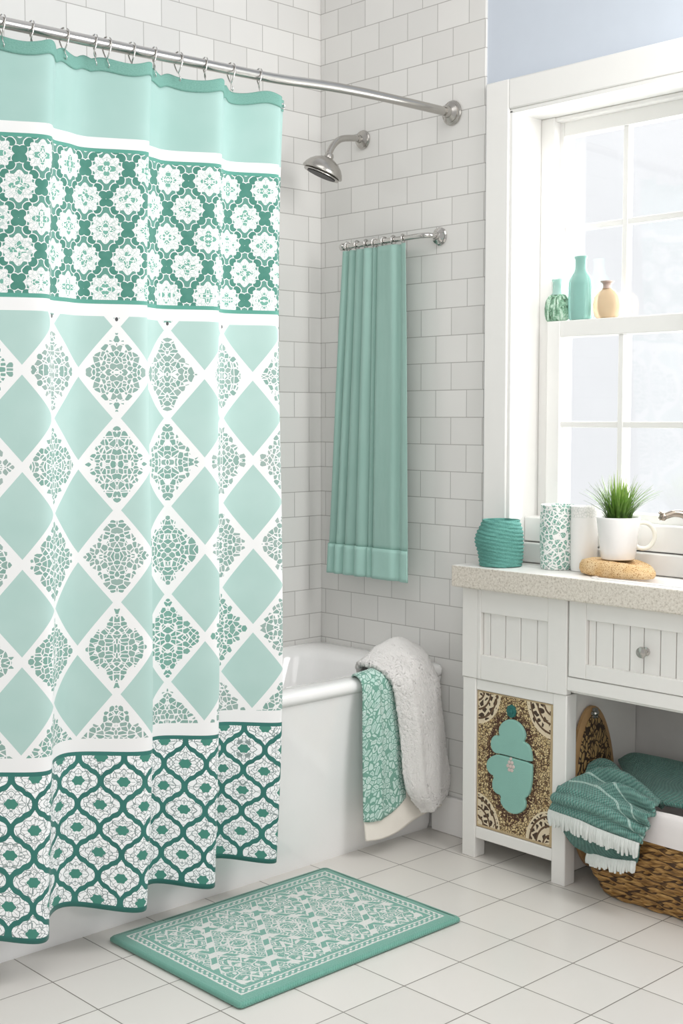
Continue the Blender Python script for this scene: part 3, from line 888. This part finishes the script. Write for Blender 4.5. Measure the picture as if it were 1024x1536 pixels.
for (o_, z, r) in ((.006, .8905, .02), (.006, .8935, .02), (.001, .8945, .018), (-.006, .8925, .016), (-.010, .886, .016), (-.016, .86, .02), (-.026, .838, .022), (-.045, .833, .014)):
    L.append(rrect(SX[0]-o_, SX[1]+o_, SX[2]-o_, SX[3]+o_, r, z, 5))
t.rings(L, False, True)
obj('bowl', t, M['enamel'], sink, smooth=1.0)
obj('drain', MB().axis_lathe([(0,0),(.014,0),(.015,.002),(.01,.004),(0,.004)], (1.5,-.065,.8335), (0,0,1), 20), M['chrome'], sink, smooth=.7)
fa = thing('faucet', (1.5, .018, CZ1), 'antique nickel faucet with an ornate tipped spout behind the sink', 'faucet')
t = MB().lathe([(.030,0),(.033,.006),(.031,.014),(.026,.03),(.022,.05),(.024,.062),(.017,.07)], (1.495, .01, CZ1), 24, fn=lambda a, z: 1+.06*math.cos(8*a))
obj('base', t, M['verdigris'], fa, smooth=.7)
sp = spline([(1.495,.01,.955),(1.496,.0,1.0),(1.490,-.018,1.045),(1.472,-.04,1.070),(1.452,-.06,1.076),(1.432,-.078,1.068)], 30)
obj('spout', MB().tube(sp, [.0125-.004*k/30 for k in range(31)], 16), M['faucet'], fa, smooth=1)
t = MB(); tip = Vector(sp[-1])
t.axis_lathe([(0,-.004),(.009,-.003),(.0115,.002),(.009,.008),(.006,.012),(0,.013)], tip, (-.5,-.55,-.2), 18)
for k in range(5):
    a = 2*PI*k/5; d = Vector((-.4, -.45, .1))+Vector((.35*math.cos(a), -.3*math.cos(a), .55*math.sin(a)))
    t.tube([tuple(tip), tuple(tip+d*.014), tuple(tip+d*.022)], [.004, .0035, .0015], 8)
obj('spout_tip', t, M['faucet'], fa, smooth=1)
obj('handle', MB().lathe([(.008,0),(.008,.02),(.013,.026),(.013,.034),(.006,.04)], (1.545,.012,CZ1+.05), 16), M['faucet'], fa, smooth=.8)

# ------------------------------------------------------------------ things on the counter
ja = thing('woven_jar', (.875, -.078, CZ1), 'teal twine-wrapped jar at the left end of the countertop', 'jar')
def jar_fn(a, z):
    sw = math.sin((z+.012*math.cos(a-.6))*560)
    lean = .16*math.exp(-((z-.078)/.03)**2)*max(0, -math.cos(a-.75))
    return 1+.030*sw+lean+.012*noise.noise((math.cos(a)*2, math.sin(a)*2, z*22))
prof = [(.0,.001),(.060,.001),(.063,.004)]+[(.063+.0035*math.sin(PI*k/46*1.1)-.007*max(0, (k-34)/12), .004+.133*k/46) for k in range(47)]
prof += [(.052,.1385),(.050,.135),(.049,.05),(0,.05)]
obj('body', MB().lathe(prof, (.875,-.078,CZ1), 72, fn=jar_fn), M['jar'], ja, smooth=1.2)
tm = thing('tumbler', (1.035, -.015, CZ1), 'tall white tumbler covered in a green vine print', 'tumbler')
prof = [(0,.001),(.046,.001),(.048,.004),(.050,.05),(.0515,.10),(.051,.15),(.0485,.183),(.0492,.186),(.0475,.188),(.0455,.186),(.047,.15),(.046,.02),(0,.015)]
obj('body', MB().lathe(prof, (1.035,-.015,CZ1), 48), M['tumbler'], tm, smooth=.9)
ca = thing('canister', (1.113, .0, CZ1), 'plain white canister with faint relief near its top, behind the tumbler', 'canister')
prof = [(0,.001),(.036,.001),(.038,.005),(.039,.10),(.039,.178),(.0395,.184),(.038,.187),(.036,.185),(.0355,.03),(0,.02)]
obj('body', MB().lathe(prof, (1.121,-.003,CZ1), 48), M['canister'], ca, smooth=.9)
# sponge slab with the potted grass on it
sl = thing('bath_sponge', (1.26,-.05,CZ1), 'flat tan speckled sponge lying under the white pot of grass', 'sponge')
t = MB(); L = []
sx0, sx1 = 1.150, 1.385
for (f, z) in ((.80,.001),(.95,.006),(1.0,.018),(.99,.030),(.93,.041),(.80,.046)):
    loop = []
    for k in range(40):
        a = 2*PI*k/40; ca_, sa_ = math.cos(a), math.sin(a)
        rx = .118*(abs(ca_)**.85)*(1 if ca_ > 0 else -1); ry = .062*(abs(sa_)**.8)*(1 if sa_ > 0 else -1)
        taper = 1-.45*max(0, ca_)**2
        px_, py_ = rx*f, ry*f*taper
        zz = z*(1-.35*max(0, ca_)**3)
        loop.append((1.266+px_, -.045+py_, CZ1+zz+.0015*noise.noise((px_*40, py_*40, z*40))*(z > .003)))
    L.append(loop)
t.rings(L)
obj('slab', t, M['sponge'], sl, smooth=1.0)
PZ = CZ1+.0475
po = thing('potted_grass', (1.262,-.038,PZ), 'green ornamental grass in a white handled cup standing on the tan sponge', 'potted plant')
prof = [(0,.001),(.044,.001),(.047,.004),(.060,.112),(.0605,.116),(.059,.118),(.0565,.115),(.055,.104),(0,.104)]
PC = (1.262,-.040,PZ)
obj('pot', MB().lathe(prof, PC, 48), M['ceramic'], po, smooth=.8)
obj('soil', MB().lathe([(0,.1045),(.05,.1045),(.05,.108),(.03,.111),(0,.112)], PC, 24), M['soil'], po, smooth=1)
hp = []
hd = Vector((.72,.69,0)).normalized()
hcn = Vector(PC)+hd*.068+Vector((0,0,.066))
for k in range(25):
    a = -PI*.80+2*PI*.80*k/24
    hp.append(tuple(hcn+hd*(.032*math.cos(a))+Vector((0,0,.036*math.sin(a)))))
obj('handle', MB().tube(hp, .006, 12), M['cream'], po, smooth=1)
t = MB(); random.seed(11)
for k in range(230):
    a = random.uniform(0, 2*PI); r0 = .036*math.sqrt(random.random()); lean = random.random()**1.2*1.0*(.35+r0/.036*.75)*1.15
    h = random.uniform(.085, .142)*(1-.2*lean)
    b = Vector(PC)+Vector((r0*math.cos(a), r0*math.sin(a), .106))
    d = Vector((math.cos(a+random.uniform(-.5,.5)), math.sin(a), 0))
    side = Vector((-d.y, d.x, 0)).normalized(); wd = random.uniform(.0016, .0028)
    P = []
    for q in range(6):
        u = q/5; P.append(b+d*(lean*h*.95*(u**1.6))+Vector((0,0,h*(u-.22*lean*u*u))))
    vs = []
    for q in range(6):
        ww = wd*(1-(q/5)**2)+.0002; vs += [tuple(P[q]-side*ww), tuple(P[q]+side*ww+Vector((0,0,.0004)))]
    t.add(vs, [(2*q, 2*q+1, 2*q+3, 2*q+2) for q in range(5)])
tag(obj('grass_blades', t, M['grass'], po, smooth=3.2), kind='stuff')

# bottles on the meeting rail
BZ, BY = 1.6172, .123
b1 = thing('bottle', (.92, BY, BZ), 'squat bottle with a mottled green body and pale aqua neck on the window rail', 'bottle')
prof = [(0,.001),(.034,.001),(.040,.006),(.045,.022),(.046,.04),(.042,.062),(.034,.075),(.026,.081)]
obj('body', MB().lathe(prof, (.92,BY,BZ), 40, 1, .5), M['ribbed'], b1, smooth=1)
obj('neck', MB().lathe([(.0195,.079),(.0155,.088),(.0155,.118),(.018,.121),(.018,.126),(.014,.127),(.012,.12),(.012,.085)], (.92,BY,BZ), 32, 1, .9), M['pale_aqua'], b1, smooth=.8)
b2 = thing('bottle', (1.003, BY, BZ), 'tall smooth aqua bottle with a long neck, middle one on the window rail', 'bottle')
prof = [(0,.001),(.034,.001),(.039,.006),(.0405,.05),(.0405,.105),(.038,.120),(.030,.132),(.0215,.142),(.0185,.155),(.018,.178),(.021,.181),(.021,.187),(.016,.188),(.0145,.18),(.0145,.15),(.02,.13),(0,.125)]
obj('body', MB().lathe(prof, (1.003,BY,BZ), 40, 1, .6), M['aqua_glass'], b2, smooth=.9)
b3 = thing('bottle', (1.098, BY, BZ), 'round amber glass bottle with a short flared neck on the window rail', 'bottle')
prof = [(0,.001),(.032,.001),(.040,.006),(.046,.025),(.047,.042),(.042,.062),(.030,.076),(.018,.084),(.013,.088)]
obj('body', MB().lathe(prof, (1.098,BY,BZ), 40, 1, .5), M['amber'], b3, smooth=1)
obj('neck', MB().lathe([(.0135,.086),(.012,.094),(.013,.100),(.0195,.105),(.0195,.108),(.012,.1085),(.010,.10),(.010,.088)], (1.098,BY,BZ), 32), M['mauve'], b3, smooth=.8)

# ------------------------------------------------------------------ under the vanity
bd = thing('carved_board', (1.15, .015, .0), 'oval carved wooden board leaning inside the open vanity bay', 'board')
def oval(t, k, x_off, hw, hh, th):
    L = []
    for (f, dx) in ((1-.04, 0), (1, .003), (1, th-.003), (1-.04, th)):
        loop = []
        for i in range(48):
            a = 2*PI*i/48; yy = hw*f*math.cos(a); zz = hh*f*math.sin(a)
            yy *= 1-.06*max(0, math.sin(a))**2
            z = .262+zz
            loop.append((1.1325+x_off+dx+(.5-z)*.03, .015+yy, z))
        L.append(loop)
    return t.rings(L)
obj('rim', oval(MB(), 0, 0, .104, .236, .016), M['tan_rim'], bd, smooth=.6)
obj('relief', oval(MB(), 0, .0155, .086, .212, .005), M['board'], bd, smooth=.6)
t = MB()
for k in range(6):
    a = 2*PI*k/6; t.axis_lathe([(0,0),(.007,0),(.006,.005),(0,.007)], (1.152, .015+.011*math.cos(a), .478+.011*math.sin(a)), (1,0,0), 10)
t.axis_lathe([(0,0),(.009,0),(.007,.009),(0,.012)], (1.152, .015, .478), (1,0,0), 14)
obj('rosette', t, M['nickel'], bd, smooth=1)

bk = thing('wicker_basket', (1.5, .0, 0), 'brown woven wicker basket with a white liner under the vanity', 'basket')
def bloop(z, e=0, n=14):
    f = z/.21
    x0 = 1.255-.075*min(1, f)**.8-e; x1 = 1.75+.03*f+e; y0 = -.095-.045*math.sin(min(1, f)*PI*.55)-e; y1 = .195+.02*f+e
    return rrect(x0, x1, y0, y1, .06, z, n)
def dense(loop, n):
    P = [Vector(p) for p in loop]+[Vector(loop[0])]; ls = [(P[i+1]-P[i]).length for i in range(len(P)-1)]; T = sum(ls); out = []
    i = 0; acc = 0
    for k in range(n):
        s = T*k/n
        while acc+ls[i] < s: acc += ls[i]; i += 1
        q = P[i].lerp(P[i+1], (s-acc)/max(ls[i], 1e-9)); d = (P[i+1]-P[i]).normalized(); out.append((q, Vector((d.y, -d.x, 0)), s))
    return out
NB, NH = 460, 98
rows = []; uv = []
for j in range(NH+1):
    z = .003+.222*j/NH; D = dense(bloop(z), NB); r = []
    for k, (q, nrm, s) in enumerate(D):
        row = j/NH*14.0; ri = int(row); fr = row-ri
        ph = s*2*PI/.05+(PI if ri % 2 else 0)+fr*1.6
        h = .0068*math.sin(PI*fr)**.7*(.55+.45*math.sin(ph))+.002*noise.noise((s*60, z*120, 2))
        h *= 1.25; r.append(tuple(q+nrm*h+Vector((0, 0, .004*math.sin(ph*.5)*(0 < j < NH))))); uv.append((s+.02*fr, z))
    rows.append(r)
t = MB().rings(rows, True, False)
obj('weave', t, M['wicker'], bk, smooth=1.3, uvs=uv)
t = MB(); L = []
for (z, e) in ((.208,.006),(.206,.010),(.225,.012),(.26,.013),(.280,.012),(.291,.008),(.293,.0),(.286,-.006),(.25,-.012),(.06,-.03)):
    L.append([tuple(q+nrm*0+Vector((0,0,.003*noise.noise((s*9, e*90, 0))))) for q, nrm, s in dense(bloop(min(z, .21)*1.0, e), 120)])
    L[-1] = [(p[0], p[1], p[2]-min(z, .21)+z) for p in L[-1]]
t.rings(L, False, True)
tag(obj('liner', t, M['liner'], bk, smooth=1.2), 'white cloth liner folded over the rim')

THROW = [
    [ (1.165,0.080,0.290), (1.195,0.060,0.300), (1.288,0.000,0.306), (1.451,-0.090,0.285) ],
    [ (1.167,0.020,0.326), (1.212,-0.010,0.344), (1.324,-0.070,0.346), (1.473,-0.140,0.318) ],
    [ (1.172,-0.085,0.316), (1.236,-0.095,0.326), (1.349,-0.138,0.328), (1.472,-0.175,0.298) ],
    [ (1.140,-0.152,0.278), (1.236,-0.172,0.282), (1.351,-0.192,0.280), (1.466,-0.192,0.252) ],
    [ (1.130,-0.152,0.221), (1.239,-0.180,0.226), (1.341,-0.195,0.220), (1.457,-0.199,0.214) ],
]
LAYER = [
    [ (1.140,-0.145,0.206), (1.232,-0.168,0.213), (1.334,-0.182,0.208), (1.445,-0.187,0.204) ],
    [ (1.189,-0.145,0.147), (1.258,-0.168,0.165), (1.348,-0.182,0.167), (1.442,-0.187,0.174) ],
    [ (1.258,-0.150,0.127), (1.302,-0.170,0.136), (1.359,-0.182,0.142), (1.438,-0.187,0.157) ],
]
FOLD = [
    [ (1.163,0.170,0.290), (1.208,0.170,0.300), (1.309,0.170,0.306), (1.448,0.170,0.306) ],
    [ (1.167,0.120,0.320), (1.224,0.110,0.351), (1.320,0.100,0.357), (1.468,0.100,0.360) ],
    [ (1.259,0.020,0.318), (1.338,0.000,0.333), (1.440,-0.020,0.339), (1.587,-0.030,0.344) ],
    [ (1.379,-0.070,0.314), (1.427,-0.080,0.323), (1.499,-0.080,0.329), (1.632,-0.080,0.334) ],
    [ (1.437,-0.110,0.305), (1.474,-0.120,0.308), (1.536,-0.125,0.316), (1.661,-0.120,0.324) ],
]
th = sheet('throw', THROW, 80, 80, M['throw'], origin=(1.3,-.1,.3), thick=.010, wr=.006, wf=20, seed=1,
    extra=lambda u, v: .016*math.sin((v*1.0+.4*u)*30)*math.exp(-((v-.26-.3*u)/.17)**2)+.005*math.sin(v*44+u*2)*(v > .68))
tag(th, 'teal woven throw with a white fringe spilling over the basket front', 'throw')
ly = sheet('under_fold', LAYER, 50, 20, M['throw_dark'], parent=th, thick=.006, wr=.006, wf=26, seed=4)
tag(ly, 'darker under layer of the throw')
def fringe(name, top, drop, n, rad, seed, parent):
    random.seed(seed); t = MB(); P = spline(top, n)
    for i in range(n):
        p = Vector(P[i]); l = drop*random.uniform(.8, 1.12); dx = random.uniform(-.006, .006); dy = random.uniform(-.006, .001)
        pts = [p+Vector((0,0,.004)), p+Vector((dx*.3, -.003+dy*.4, -l*.35)), p+Vector((dx*.8, dy, -l*.7)), p+Vector((dx, dy, -l))]
        t.tube([tuple(q) for q in pts], [rad, rad*1.05, rad*.95, rad*.6], 7)
    return tag(obj(name, t, M['fringe'], parent, smooth=1.2), kind='stuff')
fringe('fringe', [(1.130,-.159,.222),(1.239,-.187,.227),(1.341,-.202,.221),(1.457,-.206,.215)], .040, 60, .0056, 3, th)
fringe('fringe', [(1.259,-.153,.129),(1.304,-.173,.138),(1.360,-.185,.144),(1.438,-.190,.158)], .030, 42, .005, 4, ly)
fo = sheet('folded_towel', FOLD, 50, 44, M['throw_dark'], origin=(1.4,0,.32), thick=.014, wr=.004, wf=9, seed=8)
tag(fo, 'plain dark teal towel folded in the basket behind the fringed throw', 'towel')

# ------------------------------------------------------------------ light
wd = bpy.data.worlds.new('sky'); scn.world = wd; wd.use_nodes = True; nt = wd.node_tree; nt.nodes.clear()
tc = nt.nodes.new('ShaderNodeTexCoord'); sx = nt.nodes.new('ShaderNodeSeparateXYZ'); nt.links.new(tc.outputs['Generated'], sx.inputs[0])
mr = nt.nodes.new('ShaderNodeMapRange'); mr.inputs[1].default_value = -.25; mr.inputs[2].default_value = .35; nt.links.new(sx.outputs[1], mr.inputs[0])
mx = nt.nodes.new('ShaderNodeMix'); mx.data_type = 'RGBA'; mx.inputs[6].default_value = (.56,.555,.55,1); mx.inputs[7].default_value = (1.0,1.02,1.05,1)
nt.links.new(mr.outputs[0], mx.inputs[0])
bg = nt.nodes.new('ShaderNodeBackground'); bg.inputs[1].default_value = 1.0; nt.links.new(mx.outputs[2], bg.inputs[0])
ow = nt.nodes.new('ShaderNodeOutputWorld'); nt.links.new(bg.outputs[0], ow.inputs[0])
def lamp(name, kind, loc, target, energy, size=1, col=(1,1,1), **k):
    d = bpy.data.lights.new(name, kind); d.energy = energy; d.color = col
    if kind == 'AREA': d.shape = 'RECTANGLE'; d.size = size; d.size_y = k.get('sy', size)
    if kind == 'SUN': d.angle = size
    o = bpy.data.objects.new(name, d); COL.objects.link(o); o.location = loc
    o.rotation_euler = (Vector(target)-Vector(loc)).to_track_quat('-Z', 'Y').to_euler(); return o
lamp('sun', 'SUN', (3.2, 1.25, 2.0), (.8, .05, 1.4), 3.0, .08, (1,.97,.93))
lamp('window_light', 'AREA', (1.25, .75, 1.75), (1.0, -1.5, .8), 40, .9, (.97,.985,1), sy=1.3)
lamp('overhead_fill', 'AREA', (2.3, -2.3, 3.7), (.9, -.8, 0), 24, 2.0, (1,.985,.97))  # added overhead fill for brightness, not a fixture of the room
lamp('front_fill', 'AREA', (3.9, -3.5, 1.7), (.75, -.2, .3), 22, 1.6, (1,.985,.97))  # added fill from behind the camera, brightens the tub front
lamp('side_fill', 'AREA', (2.35, -.30, 2.15), (.6, -1.0, .9), 25, .7, (1,.99,.975), sy=1.2)  # added lamp out of frame, gives curtain folds and pleats their shading

# ------------------------------------------------------------------ camera
cam = bpy.data.cameras.new('camera'); co = bpy.data.objects.new('camera', cam); COL.objects.link(co); scn.camera = co
cam.sensor_fit = 'VERTICAL'; cam.sensor_height = 36; cam.lens = 36*1947/1536; cam.clip_start = .02
co.location = (3.339, -3.054, 1.33)
a = math.radians(43.35)
co.rotation_euler = (PI/2-math.radians(4.171), 0, PI/2-a)
scn.view_settings.view_transform = 'Standard'; scn.view_settings.look = 'None'; scn.view_settings.exposure = 0.0
scn.cycles.use_denoising = True
scn.cycles.max_bounces = 8
